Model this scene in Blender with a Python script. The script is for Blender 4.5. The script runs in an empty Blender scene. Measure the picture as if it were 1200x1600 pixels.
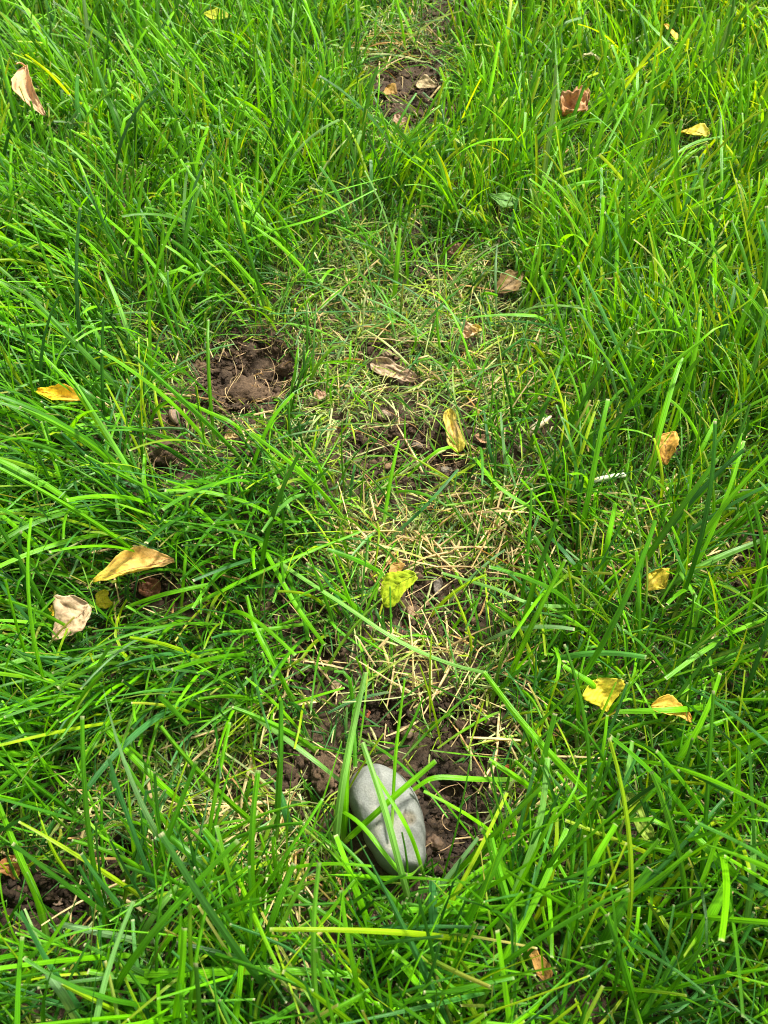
import bpy, bmesh, math, random
import numpy as np
from mathutils import Vector, Matrix, Euler, noise as mnoise

random.seed(7)
rng = np.random.default_rng(11)
C = bpy.context.scene.collection
SC = bpy.context.scene
rad = math.radians

# ------------------------------------------------------------------ camera
CAM_H = 0.60
PITCH = 59.0              # degrees below the horizon
HALF = 33.0               # half the vertical field of view
cam = bpy.data.cameras.new("camera")
cam.sensor_fit = 'VERTICAL'; cam.sensor_height = 36.0
cam.lens = 18.0 / math.tan(rad(HALF))
cam.clip_start = 0.01; cam.clip_end = 200
cam.dof.use_dof = True; cam.dof.focus_distance = 0.66; cam.dof.aperture_fstop = 13
camo = bpy.data.objects.new("camera", cam); C.objects.link(camo)
camo.location = (0, 0, CAM_H); camo.rotation_euler = (rad(90 - PITCH), 0, 0)
SC.camera = camo

# ------------------------------------------------------------------ sky, sun, exposure
SUN_EL, SUN_AZ = 52.0, 38.0      # azimuth clockwise from +Y (away from the camera), to the right
w = bpy.data.worlds.new("World"); SC.world = w; w.use_nodes = True
nt = w.node_tree; nt.nodes.clear()
sky = nt.nodes.new('ShaderNodeTexSky'); sky.sky_type = 'NISHITA'; sky.sun_disc = False
sky.sun_elevation = rad(SUN_EL); sky.sun_rotation = rad(SUN_AZ); sky.dust_density = 3.0
hs = nt.nodes.new('ShaderNodeHueSaturation'); hs.inputs['Saturation'].default_value = 0.15
bg = nt.nodes.new('ShaderNodeBackground'); bg.inputs['Strength'].default_value = 0.10
wo = nt.nodes.new('ShaderNodeOutputWorld')
nt.links.new(sky.outputs[0], hs.inputs['Color']); nt.links.new(hs.outputs[0], bg.inputs['Color'])
nt.links.new(bg.outputs[0], wo.inputs[0])
sun = bpy.data.lights.new("sun", 'SUN'); sun.energy = 4.2; sun.angle = rad(7); sun.color = (1.0, 0.96, 0.88)
so = bpy.data.objects.new("sun", sun); C.objects.link(so)
sd = Vector((math.sin(rad(SUN_AZ)) * math.cos(rad(SUN_EL)), math.cos(rad(SUN_AZ)) * math.cos(rad(SUN_EL)), math.sin(rad(SUN_EL))))
so.rotation_euler = (-sd).to_track_quat('-Z', 'Y').to_euler(); so.location = sd * 5
SC.view_settings.view_transform = 'Standard'; SC.view_settings.look = 'None'
SC.view_settings.exposure = 1.08; SC.view_settings.gamma = 1.0
SC.cycles.pixel_filter_type = 'BLACKMAN_HARRIS'; SC.cycles.filter_width = 1.05
SC.cycles.max_bounces = 6; SC.cycles.diffuse_bounces = 3; SC.cycles.glossy_bounces = 2
SC.cycles.transmission_bounces = 4; SC.cycles.caustics_reflective = False; SC.cycles.caustics_refractive = False

# ------------------------------------------------------------------ image pixel coordinates
# positions below are pixels in a 1200 x 1600 image; these turn image pixels, along camera rays, into metres on the lawn and back
F = 800.0 / math.tan(rad(HALF))
ct, st = math.cos(rad(PITCH)), math.sin(rad(PITCH))
def at(px, py, z=0.0):
    a = (px - 600.0) / F; b = (800.0 - py) / F
    dx, dy, dz = a, ct + b * st, -st + b * ct
    k = (z - CAM_H) / dz
    return np.array([dx * k, dy * k, z])
def to_pixel(P):
    x = P[..., 0]; y = P[..., 1]; z = P[..., 2] - CAM_H
    dep = np.maximum(y * ct - z * st, 0.05)
    up = y * st + z * ct
    return 600 + F * x / dep, 800 - F * up / dep

# ------------------------------------------------------------------ noise in numpy
def _hash(ix, iy, s):
    h = (ix.astype(np.int64) * 374761393 + iy.astype(np.int64) * 668265263 + s * 1442695041) & 0xffffffff
    h = ((h ^ (h >> 13)) * 1274126177) & 0xffffffff
    h = (h ^ (h >> 16)) & 0xffffff
    return h / float(0xffffff)
def vnoise(x, y, s=0):
    ix = np.floor(x); iy = np.floor(y); fx = x - ix; fy = y - iy
    fx = fx * fx * (3 - 2 * fx); fy = fy * fy * (3 - 2 * fy)
    a = _hash(ix, iy, s); b = _hash(ix + 1, iy, s); c = _hash(ix, iy + 1, s); d = _hash(ix + 1, iy + 1, s)
    return (a * (1 - fx) + b * fx) * (1 - fy) + (c * (1 - fx) + d * fx) * fy
def fbm(x, y, f, s=0, o=3):
    r = np.zeros_like(x); a = 1.0; t = 0
    for i in range(o):
        r += a * vnoise(x * f, y * f, s + i * 17); t += a; a *= 0.5; f *= 2.03
    return r / t
def bumps(x, y, cell, s):
    """rounded crumbs: height of the tallest dome over each point"""
    X = x / cell; Y = y / cell; ix = np.floor(X); iy = np.floor(Y); best = np.zeros_like(x)
    for i in (-1, 0, 1):
        for j in (-1, 0, 1):
            jx = ix + i; jy = iy + j
            cx = jx + _hash(jx, jy, s); cy = jy + _hash(jx, jy, s + 5); r = 0.35 + 0.6 * _hash(jx, jy, s + 9)
            d = ((X - cx) ** 2 + (Y - cy) ** 2) / (r * r)
            best = np.maximum(best, np.sqrt(np.clip(1 - d, 0, 1)) * r)
    return best * cell
def sstep(a, b, x):
    t = np.clip((x - a) / (b - a), 0, 1); return t * t * (3 - 2 * t)

# ------------------------------------------------------------------ patches of the lawn, in image pixel coordinates (cx, cy, rx, ry, turn)
SOIL = [  # bare earth: ..., depth of hollow in m, how bare (0-1), darkness
    (392, 584, 78, 58, -20, .021, 1.0, .5), (305, 652, 66, 28, 8, .006, .65, .35), (262, 722, 26, 30, 0, -.004, .8, .4),
    (640, 712, 105, 46, -5, .008, .75, .3), (600, 560, 60, 26, 0, .002, .45, .1), (690, 945, 66, 50, 0, .010, .8, .3),
    (500, 1050, 46, 52, 20, .014, .72, .6), (600, 1125, 40, 36, 0, .014, .7, .7), (468, 965, 36, 34, 0, .012, .6, .6),
    (702, 1274, 56, 90, 6, .012, 1.0, .85), (636, 140, 62, 56, 0, .008, .95, .4), (694, 34, 44, 36, 0, .008, .8, .3),
    (437, 1195, 34, 46, 0, .008, .8, .5), (506, 1212, 26, 38, 0, -.004, .8, .1), (62, 1420, 85, 44, -10, .018, .85, .8),
    (1180, 870, 38, 66, 0, .008, .75, .3), (868, 838, 44, 26, 0, .010, .6, .6), (285, 928, 70, 24, -6, .010, .7, .5),
    (660, 415, 40, 26, 0, .004, .5, .3), (738, 1160, 60, 30, 0, .012, .6, .6), (190, 1340, 40, 26, 0, .014, .6, .8),
    (700, 1120, 40, 24, 0, .01, .5, .6),
]
THATCH = [  # pale matted clippings
    (640, 490, 165, 60, 0, .95), (600, 590, 150, 80, 0, .95), (760, 560, 90, 110, 30, .8), (700, 470, 120, 60, 0, .9),
    (560, 700, 110, 70, 0, .5), (330, 1235, 170, 95, 10, .9), (420, 1330, 90, 70, 0, .5), (680, 850, 150, 80, 0, .7), (640, 1060, 120, 50, 0, .6),
    (640, 60, 60, 30, 0, .3), (880, 640, 90, 60, 0, .3), (1100, 800, 90, 90, 0, .25), (860, 1240, 70, 90, 0, .35),
    (560, 400, 100, 40, 0, .3), (960, 1230, 110, 50, 0, .2),
]
STRAW = [  # dry blond stems
    (720, 850, 130, 90, 0, 1.0), (660, 1060, 140, 70, 5, 1.0), (660, 940, 110, 60, 0, .5), (590, 900, 40, 90, 0, .9), (440, 1220, 60, 100, 0, .9),
    (340, 660, 150, 60, 0, .35), (620, 90, 90, 70, 0, .35), (700, 640, 150, 110, 0, .45), (180, 1330, 110, 80, 0, .5),
    (620, 520, 190, 70, 0, .22), (740, 1160, 90, 60, 0, .6), (870, 860, 110, 80, 0, .55), (250, 920, 120, 60, 0, .3),
    (1120, 850, 90, 110, 0, .35), (400, 1370, 110, 60, 0, .4), (800, 1320, 60, 90, 0, .35),
]
SHORT = [  # worn, thin turf around the bare patches
    (640, 560, 230, 210, 0, 1.0), (670, 860, 190, 200, 0, 1.0), (600, 1110, 200, 110, 0, .85), (390, 590, 150, 110, 0, .8),
    (350, 1240, 190, 120, 0, .85), (640, 110, 110, 130, 0, .85), (600, 400, 200, 90, 0, .6), (120, 1400, 150, 90, 0, .6),
    (720, 1240, 130, 140, 0, .8), (1150, 850, 90, 110, 0, .5), (300, 690, 130, 70, 0, .5), (900, 800, 120, 100, 0, .35),
    (270, 930, 120, 50, 0, .4),
]
def ell(px, py, e):
    a = rad(e[4]); dx = px - e[0]; dy = py - e[1]
    u = (dx * math.cos(a) + dy * math.sin(a)) / e[2]; v = (-dx * math.sin(a) + dy * math.cos(a)) / e[3]
    return np.sqrt(u * u + v * v)
def field(px, py, lst, k, soft=.45):
    n = (vnoise(px / 34, py / 34, 91) - .5) * .7 + (vnoise(px / 12, py / 12, 92) - .5) * .35
    r = np.zeros_like(px)
    for e in lst:
        r = np.maximum(r, e[k] * (1 - sstep(1 - soft, 1 + soft, ell(px, py, e) + n)))
    return r
def height(x, y):
    P = np.stack([x, y, np.zeros_like(x)], -1); px, py = to_pixel(P)
    ok = (y > -.25); wob_ = (vnoise(px / 26, py / 26, 95) - .5) * .6
    h = (fbm(x, y, 5, 3) - .5) * .022
    for e in SOIL:
        d = ell(px, py, e) + wob_
        h = h - ok * e[5] * (1 - sstep(.25, 1.25, d))
    return h
def soilness(x, y):
    P = np.stack([x, y, np.zeros_like(x)], -1); px, py = to_pixel(P)
    return field(px, py, SOIL, 6) * (y > -.25)

# ------------------------------------------------------------------ materials
def newmat(name):
    m = bpy.data.materials.new(name); m.use_nodes = True
    t = m.node_tree; t.nodes.clear()
    return m, t, t.nodes, t.links
def grass_material(name, transl=.40, rough=.36, spec=.32):
    m, t, N, L = newmat(name)
    out = N.new('ShaderNodeOutputMaterial'); mix = N.new('ShaderNodeMixShader')
    p = N.new('ShaderNodeBsdfPrincipled'); tr = N.new('ShaderNodeBsdfTranslucent')
    col = N.new('ShaderNodeAttribute'); col.attribute_name = 'blade_colour'
    uv = N.new('ShaderNodeAttribute'); uv.attribute_name = 'blade_uv'
    sep = N.new('ShaderNodeSeparateXYZ'); L.new(uv.outputs['Vector'], sep.inputs[0])
    # veins running along the blade
    cmb = N.new('ShaderNodeCombineXYZ'); 
    mu = N.new('ShaderNodeMath'); mu.operation = 'MULTIPLY'; mu.inputs[1].default_value = 4.0
    L.new(sep.outputs[0], mu.inputs[0]); L.new(mu.outputs[0], cmb.inputs[0])
    mv = N.new('ShaderNodeMath'); mv.operation = 'MULTIPLY'; mv.inputs[1].default_value = 25.0
    L.new(sep.outputs[1], mv.inputs[0]); L.new(mv.outputs[0], cmb.inputs[1]); L.new(sep.outputs[2], cmb.inputs[2])
    nz = N.new('ShaderNodeTexNoise'); nz.inputs['Scale'].default_value = 1.0; nz.inputs['Detail'].default_value = 2.0
    L.new(cmb.outputs[0], nz.inputs['Vector'])
    mr = N.new('ShaderNodeMapRange'); mr.inputs[1].default_value = .3; mr.inputs[2].default_value = .7
    mr.inputs[3].default_value = .68; mr.inputs[4].default_value = 1.3; L.new(nz.outputs[0], mr.inputs[0])
    mm = N.new('ShaderNodeVectorMath'); mm.operation = 'SCALE'
    L.new(col.outputs['Color'], mm.inputs[0]); L.new(mr.outputs[0], mm.inputs['Scale'])
    L.new(mm.outputs[0], p.inputs['Base Color'])
    p.inputs['Roughness'].default_value = rough; p.inputs['Specular IOR Level'].default_value = spec
    bp = N.new('ShaderNodeBump'); bp.inputs['Strength'].default_value = .6; bp.inputs['Distance'].default_value = .0007
    L.new(nz.outputs[0], bp.inputs['Height']); L.new(bp.outputs[0], p.inputs['Normal'])
    tc = N.new('ShaderNodeVectorMath'); tc.operation = 'MULTIPLY'; tc.inputs[1].default_value = (1.55, 1.3, .5)
    L.new(mm.outputs[0], tc.inputs[0]); L.new(tc.outputs[0], tr.inputs['Color'])
    mix.inputs[0].default_value = transl
    L.new(p.outputs[0], mix.inputs[1]); L.new(tr.outputs[0], mix.inputs[2]); L.new(mix.outputs[0], out.inputs[0])
    return m
M_GRASS = grass_material('green_grass')
M_DRY = grass_material('dry_grass', .22, .6, .3)

def soil_material():
    m, t, N, L = newmat('damp_soil')
    out = N.new('ShaderNodeOutputMaterial'); p = N.new('ShaderNodeBsdfPrincipled')
    geo = N.new('ShaderNodeNewGeometry')
    at_ = N.new('ShaderNodeAttribute'); at_.attribute_name = 'soil_tone'
    n1 = N.new('ShaderNodeTexNoise'); n1.inputs['Scale'].default_value = 45; n1.inputs['Detail'].default_value = 8
    n1.inputs['Roughness'].default_value = .7
    n2 = N.new('ShaderNodeTexNoise'); n2.inputs['Scale'].default_value = 420; n2.inputs['Detail'].default_value = 5
    n2.inputs['Roughness'].default_value = .75
    n3 = N.new('ShaderNodeTexVoronoi'); n3.inputs['Scale'].default_value = 330
    for n in (n1, n2, n3): L.new(geo.outputs['Position'], n.inputs['Vector'])
    cr = N.new('ShaderNodeValToRGB'); e = cr.color_ramp.elements
    e[0].position = .28; e[0].color = (.016, .010, .006, 1); e[1].position = .78; e[1].color = (.180, .122, .070, 1)
    k = e.new(.52); k.color = (.070, .045, .025, 1)
    ad = N.new('ShaderNodeMath'); ad.operation = 'MULTIPLY_ADD'; ad.inputs[1].default_value = .55
    hf = N.new('ShaderNodeMath'); hf.operation = 'MULTIPLY'; hf.inputs[1].default_value = .48
    L.new(n1.outputs[0], hf.inputs[0]); L.new(n2.outputs[0], ad.inputs[0]); L.new(hf.outputs[0], ad.inputs[2])
    L.new(ad.outputs[0], cr.inputs[0])
    vm = N.new('ShaderNodeVectorMath'); vm.operation = 'MULTIPLY'
    L.new(cr.outputs[0], vm.inputs[0]); L.new(at_.outputs['Color'], vm.inputs[1])
    L.new(vm.outputs[0], p.inputs['Base Color']); p.inputs['Roughness'].default_value = .88
    p.inputs['Specular IOR Level'].default_value = .35
    b1 = N.new('ShaderNodeBump'); b1.inputs['Strength'].default_value = .9; b1.inputs['Distance'].default_value = .0025
    b2 = N.new('ShaderNodeBump'); b2.inputs['Strength'].default_value = .6; b2.inputs['Distance'].default_value = .0012; b2.invert = True
    L.new(n2.outputs[0], b1.inputs['Height']); L.new(n3.outputs[0], b2.inputs['Height'])
    L.new(b2.outputs[0], b1.inputs['Normal']); L.new(b1.outputs[0], p.inputs['Normal'])
    L.new(p.outputs[0], out.inputs[0]); return m
M_SOIL = soil_material()

def attr_material(name, rough=.6, transl=.25, bump_scale=500., bump=.4, var=.25, spec=.4):
    """colour from the mesh's own 'tint' attribute with fine mottling"""
    m, t, N, L = newmat(name)
    out = N.new('ShaderNodeOutputMaterial'); p = N.new('ShaderNodeBsdfPrincipled'); tr = N.new('ShaderNodeBsdfTranslucent')
    mix = N.new('ShaderNodeMixShader'); col = N.new('ShaderNodeAttribute'); col.attribute_name = 'tint'
    tc = N.new('ShaderNodeTexCoord')
    nz = N.new('ShaderNodeTexNoise'); nz.inputs['Scale'].default_value = bump_scale; nz.inputs['Detail'].default_value = 6
    nz.inputs['Roughness'].default_value = .65; L.new(tc.outputs['Object'], nz.inputs['Vector'])
    mr = N.new('ShaderNodeMapRange'); mr.inputs[1].default_value = .3; mr.inputs[2].default_value = .7
    mr.inputs[3].default_value = 1 - var; mr.inputs[4].default_value = 1 + var; L.new(nz.outputs[0], mr.inputs[0])
    mm = N.new('ShaderNodeVectorMath'); mm.operation = 'SCALE'
    L.new(col.outputs['Color'], mm.inputs[0]); L.new(mr.outputs[0], mm.inputs['Scale'])
    L.new(mm.outputs[0], p.inputs['Base Color']); L.new(mm.outputs[0], tr.inputs['Color'])
    p.inputs['Roughness'].default_value = rough; p.inputs['Specular IOR Level'].default_value = spec
    bp = N.new('ShaderNodeBump'); bp.inputs['Strength'].default_value = bump; bp.inputs['Distance'].default_value = .0008
    L.new(nz.outputs[0], bp.inputs['Height']); L.new(bp.outputs[0], p.inputs['Normal'])
    mix.inputs[0].default_value = transl
    L.new(p.outputs[0], mix.inputs[1]); L.new(tr.outputs[0], mix.inputs[2]); L.new(mix.outputs[0], out.inputs[0])
    return m
M_LEAF = attr_material('dry_leaf')
M_PEBBLE = attr_material('pebble_stone', rough=.75, transl=0, bump_scale=700, bump=.5, var=.3)
M_WOOD = attr_material('dry_wood', rough=.7, transl=0, bump_scale=600, bump=.6, var=.35)

def stone_material():
    m, t, N, L = newmat('grey_cobble')
    out = N.new('ShaderNodeOutputMaterial'); p = N.new('ShaderNodeBsdfPrincipled')
    tc = N.new('ShaderNodeTexCoord'); col = N.new('ShaderNodeAttribute'); col.attribute_name = 'tint'
    n1 = N.new('ShaderNodeTexNoise'); n1.inputs['Scale'].default_value = 60; n1.inputs['Detail'].default_value = 7; n1.inputs['Roughness'].default_value = .65
    n2 = N.new('ShaderNodeTexNoise'); n2.inputs['Scale'].default_value = 900; n2.inputs['Detail'].default_value = 4
    vo = N.new('ShaderNodeTexVoronoi'); vo.inputs['Scale'].default_value = 160
    for n in (n1, n2, vo): L.new(tc.outputs['Object'], n.inputs['Vector'])
    r1 = N.new('ShaderNodeMapRange'); r1.inputs[1].default_value = .3; r1.inputs[2].default_value = .7; r1.inputs[3].default_value = .84; r1.inputs[4].default_value = 1.14
    r2 = N.new('ShaderNodeMapRange'); r2.inputs[1].default_value = .3; r2.inputs[2].default_value = .7; r2.inputs[3].default_value = .8; r2.inputs[4].default_value = 1.16
    r3 = N.new('ShaderNodeMapRange'); r3.inputs[1].default_value = .06; r3.inputs[2].default_value = .13; r3.inputs[3].default_value = 1.3; r3.inputs[4].default_value = 1.0
    L.new(n1.outputs[0], r1.inputs[0]); L.new(n2.outputs[0], r2.inputs[0]); L.new(vo.outputs[0], r3.inputs[0])
    m1 = N.new('ShaderNodeMath'); m1.operation = 'MULTIPLY'; L.new(r1.outputs[0], m1.inputs[0]); L.new(r2.outputs[0], m1.inputs[1])
    m2 = N.new('ShaderNodeMath'); m2.operation = 'MULTIPLY'; L.new(m1.outputs[0], m2.inputs[0]); L.new(r3.outputs[0], m2.inputs[1])
    mm = N.new('ShaderNodeVectorMath'); mm.operation = 'SCALE'; L.new(col.outputs['Color'], mm.inputs[0]); L.new(m2.outputs[0], mm.inputs['Scale'])
    L.new(mm.outputs[0], p.inputs['Base Color']); p.inputs['Roughness'].default_value = .72; p.inputs['Specular IOR Level'].default_value = .35
    bp = N.new('ShaderNodeBump'); bp.inputs['Strength'].default_value = .4; bp.inputs['Distance'].default_value = .0006
    L.new(n2.outputs[0], bp.inputs['Height']); L.new(bp.outputs[0], p.inputs['Normal'])
    L.new(p.outputs[0], out.inputs[0]); return m
M_STONE = stone_material()

# ------------------------------------------------------------------ mesh helpers
def mesh_obj(name, V, Fq, mat, smooth=True, parent=None, attrs=()):
    me = bpy.data.meshes.new(name)
    V = np.asarray(V, dtype=np.float32); Fq = np.asarray(Fq, dtype=np.int32); k = Fq.shape[1]
    me.vertices.add(len(V)); me.vertices.foreach_set('co', V.ravel())
    me.loops.add(Fq.size); me.loops.foreach_set('vertex_index', Fq.ravel())
    me.polygons.add(len(Fq)); me.polygons.foreach_set('loop_start', np.arange(0, Fq.size, k, dtype=np.int32))
    me.polygons.foreach_set('use_smooth', np.full(len(Fq), smooth, dtype=bool))
    for nm, typ, data in attrs:
        a = me.attributes.new(nm, typ, 'POINT')
        if typ == 'FLOAT_COLOR':
            d = np.ones((len(V), 4), np.float32); d[:, :3] = data; a.data.foreach_set('color', d.ravel())
        else: a.data.foreach_set('vector', np.asarray(data, np.float32).ravel())
    me.update(calc_edges=True); me.materials.append(mat)
    o = bpy.data.objects.new(name, me); C.objects.link(o)
    if parent: o.parent = parent
    return o
def tag(o, label, cat, group=None):
    o['label'] = label; o['category'] = cat
    if group: o['group'] = group
    return o

# ------------------------------------------------------------------ ground sheet
def axis(a, b, step, far):
    inner = np.arange(a, b + step * .5, step); out = []; d = step; x = b
    while x < far: d *= 1.22; x += d; out.append(x)
    lo = []; d = step; x = a
    while x > -far: d *= 1.22; x -= d; lo.append(x)
    return np.array(lo[::-1] + list(inner) + out)
gx = axis(-.56, .56, .0022, 60); gy = axis(-.10, 1.32, .0024, 60)
GX, GY = np.meshgrid(gx, gy); xx = GX.ravel(); yy = GY.ravel()
near = (np.abs(xx) < .9) & (yy > -.4) & (yy < 1.8)
hz = height(xx, yy); sn = soilness(xx, yy)
cr = np.zeros_like(xx); wx = xx + (fbm(xx, yy, 60, 51) - .5) * .012; wy = yy + (fbm(xx, yy, 60, 52) - .5) * .012
cr[near] = bumps(wx[near], wy[near], .021, 3) * .34 + bumps(wx[near], wy[near], .0085, 13) * .5 + bumps(wx[near], wy[near], .0045, 23) * .6
cr += (fbm(xx, yy, 160, 7) - .5) * .006
hz = hz + cr * (.35 + .65 * sn) * near
P = np.stack([xx, yy, np.zeros_like(xx)], -1); gpx, gpy = to_pixel(P)
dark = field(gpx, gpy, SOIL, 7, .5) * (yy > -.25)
tone = np.stack([1.05 - .70 * dark + .4 * sn * (1 - dark)] * 3, -1)  # tone lower under tall grass than on bare earth: shade painted in
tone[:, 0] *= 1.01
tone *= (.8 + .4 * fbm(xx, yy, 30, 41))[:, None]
farr = sstep(1.0, 2.2, np.hypot(xx, yy - .5))[:, None]
tone = tone * (1 - farr) + np.array([.8, 3.2, .35])[None] * farr      # the sward seen from afar
nx, ny = len(gx), len(gy)
I = np.arange(nx * ny).reshape(ny, nx)
Fq = np.stack([I[:-1, :-1].ravel(), I[:-1, 1:].ravel(), I[1:, 1:].ravel(), I[1:, :-1].ravel()], -1)
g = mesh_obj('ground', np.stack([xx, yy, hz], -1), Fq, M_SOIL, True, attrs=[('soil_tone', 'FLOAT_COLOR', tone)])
g['kind'] = 'structure'

# ------------------------------------------------------------------ what lies on the lawn: (image ellipse, height) kept clear of most blades
CLEAR = []      # (cx, cy, rx, ry, turn, z, chance that a blade crossing it is dropped)
def clear(cx, cy, rx, ry, turn=0, z=-1., p=.85): CLEAR.append((cx, cy, rx, ry, turn, z, p))
clear(606, 1284, 52, 86, -28, .012, .97)
for e in SOIL:
    clear(e[0], e[1], e[2] * .82, e[3] * .82, e[4], -1., .9 if e[6] >= .93 else e[6] * .62)

# ------------------------------------------------------------------ blades
def mesh_blades(n_, S, t_, width, fold, roll0, roll1, prof, col, tipc, seed):
    """n_ blades, centre lines S (n, K+1, 3), row parameters t_; returns verts, faces, colours, uv"""
    K = S.shape[1] - 1
    T = np.gradient(S, axis=1); T /= np.linalg.norm(T, axis=2, keepdims=True) + 1e-9
    h = S[:, -1, :2] - S[:, 0, :2]; h = h / (np.linalg.norm(h, axis=1, keepdims=True) + 1e-6)
    side = np.stack([-h[:, 1], h[:, 0], np.zeros(len(h))], -1)[:, None, :].repeat(K + 1, 1)
    side = side - T * np.sum(side * T, 2, keepdims=True); side /= np.linalg.norm(side, axis=2, keepdims=True) + 1e-9
    nrm = np.cross(side, T)
    ang = roll0[:, None] + (roll1 - roll0)[:, None] * t_[None]
    ca = np.cos(ang)[..., None]; sa = np.sin(ang)[..., None]
    s2 = side * ca + nrm * sa; n2 = nrm * ca - side * sa
    hw = (width[:, None] * prof)[..., None] * .5
    off = n2 * (hw * fold[:, None, None])
    L_ = S - s2 * hw + off; R_ = S + s2 * hw + off
    V = np.stack([L_, S, S, R_], 2).reshape(-1, 3)
    base = (np.arange(n_)[:, None] * (K + 1) + np.arange(K)[None]).ravel() * 4
    F1 = np.stack([base, base + 1, base + 5, base + 4], -1); F2 = np.stack([base + 2, base + 3, base + 7, base + 6], -1)
    cc = col[:, None, :] * np.ones((1, K + 1, 1))
    b = (1 - sstep(0, .3, t_))[None, :, None]
    cc = cc * (1 - .55 * b) + np.array([.30, .34, .13]) * .55 * b                # paler sheath at the base
    yl = ((rng.random(n_) < np.where(width > .0034, .0, np.where(width > .0024, .03, .10))) * rng.uniform(.3, 1, n_))[:, None, None] * sstep(.45, 1., t_)[None, :, None]     # yellowing tips
    cc = cc * (1 - yl) + np.array([.46, .40, .08]) * yl
    pt = 1 + .16 * np.sin(t_[None] * rng.uniform(4, 22, n_)[:, None] + rng.uniform(0, 6, n_)[:, None]); cc = cc * pt[..., None]
    tm = tipc[:, None, None] * rng.uniform(.25, 1, n_)[:, None, None] * (t_ > .999)[None, :, None]
    cc = cc * (1 - tm) + np.array([.60, .56, .32]) * tm                          # bleached cut end
    cc = np.repeat(cc[:, :, None, :], 4, 2); cc[:, :, 1:3] *= 1.12
    u = np.broadcast_to(np.array([-1, -.02, .02, 1.])[None, None], (n_, K + 1, 4))
    seg = np.linalg.norm(np.diff(S, axis=1), axis=2); v = np.concatenate([np.zeros((n_, 1)), np.cumsum(seg, 1)], 1)
    uv = np.stack([u, np.repeat(v[:, :, None], 4, 2), np.broadcast_to(rng.uniform(0, 90, n_)[:, None, None], (n_, K + 1, 4))], -1)
    return V, np.concatenate([F1, F2]), cc.reshape(-1, 3), uv.reshape(-1, 3)
class Bag:
    def __init__(s): s.V = []; s.F = []; s.c = []; s.u = []; s.n = 0
    def add(s, V, F_, c, u): s.V.append(V); s.F.append(F_ + s.n); s.c.append(c); s.u.append(u); s.n += len(V)
    def build(s, name, mat):
        return mesh_obj(name, np.concatenate(s.V), np.concatenate(s.F), mat, True, attrs=[
            ('blade_colour', 'FLOAT_COLOR', np.concatenate(s.c)), ('blade_uv', 'FLOAT_VECTOR', np.concatenate(s.u))])

def grow(bag, x, y, L, W, az, ph0, ph1, col, K=8, fold=None, cut=.75, z0=None, wob=.25, kink=.1, pw=1.3, clearf=1.0, tip=True, zmin=.002, rollsd=.45):
    n = len(x)
    t = np.linspace(0, 1, K); t = np.concatenate([t[:-1], [.985, 1.]]) if tip else np.linspace(0, 1, K + 1)
    K = len(t) - 1
    iscut = rng.random(n) < cut
    phi = ph0[:, None] + (ph1 - ph0)[:, None] * t[None] ** pw
    kk = rng.random(n) < kink; kt = rng.uniform(.3, .8, n); ka = rng.uniform(.5, 1.3, n)
    phi = phi + (kk[:, None] * ka[:, None]) * (t[None] > kt[:, None])
    a = az[:, None] + (rng.normal(0, wob, n))[:, None] * t[None] + kk[:, None] * rng.normal(0, .5, n)[:, None] * (t[None] > kt[:, None])
    ds = L[:, None] * np.diff(t)[None]
    pm = (phi[:, 1:] + phi[:, :-1]) / 2; am = (a[:, 1:] + a[:, :-1]) / 2
    d = np.stack([np.sin(pm) * np.cos(am), np.sin(pm) * np.sin(am), np.cos(pm)], -1) * ds[..., None]
    S = np.concatenate([np.zeros((n, 1, 3)), np.cumsum(d, 1)], 1)
    S[..., 0] += x[:, None]; S[..., 1] += y[:, None]
    gz = height(S[..., 0].ravel(), S[..., 1].ravel()).reshape(n, -1)
    zr = S[..., 2] + (gz[:, :1] if z0 is None else gz[:, :1] + z0[:, None])
    low = gz + zmin + rng.uniform(.002, .014, n)[:, None] * sstep(0, .3, t)[None]
    dz = zr - low; S[..., 2] = low + np.where(dz > .004, dz, .004 * np.exp(np.clip(dz / .004 - 1, -20, 0)))
    # drop blades that lie across the things kept clear
    px, py = to_pixel(S); keep = np.ones(n, bool)
    for (cx, cy, rx, ry, tr_, zc, pr) in CLEAR:
        e = ell(px, py, (cx, cy, rx, ry, tr_)) < 1
        hit = (e & (S[..., 2] > zc)).any(1)
        keep &= ~(hit & (rng.random(n) < pr * clearf))
    # nothing grows through the cobble
    q = at(606, 1290, 0); inside = (((S[..., 0] - q[0]) / .026) ** 2 + ((S[..., 1] - q[1]) / .038) ** 2 < 1) & (S[..., 2] < .034)
    keep &= ~inside.any(1)
    base = .62 + .38 * sstep(0, .25, t)
    pc = base * (1 - .28 * sstep(.55, 1., t)); pp = base * np.sqrt(np.clip(1 - sstep(.35, 1.02, t), 0.002, 1))
    prof = np.where(iscut[:, None], pc[None], pp[None])
    if fold is None: fold = rng.uniform(.1, .55, n)
    r0 = rng.normal(0, rollsd, n); r1 = r0 + rng.normal(0, rollsd, n)
    k = keep
    bag.add(*mesh_blades(int(k.sum()), S[k], t, W[k], fold[k], r0[k], r1[k], prof[k], col[k], (iscut * (rng.random(n) < .85))[k].astype(float), 0))

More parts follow.
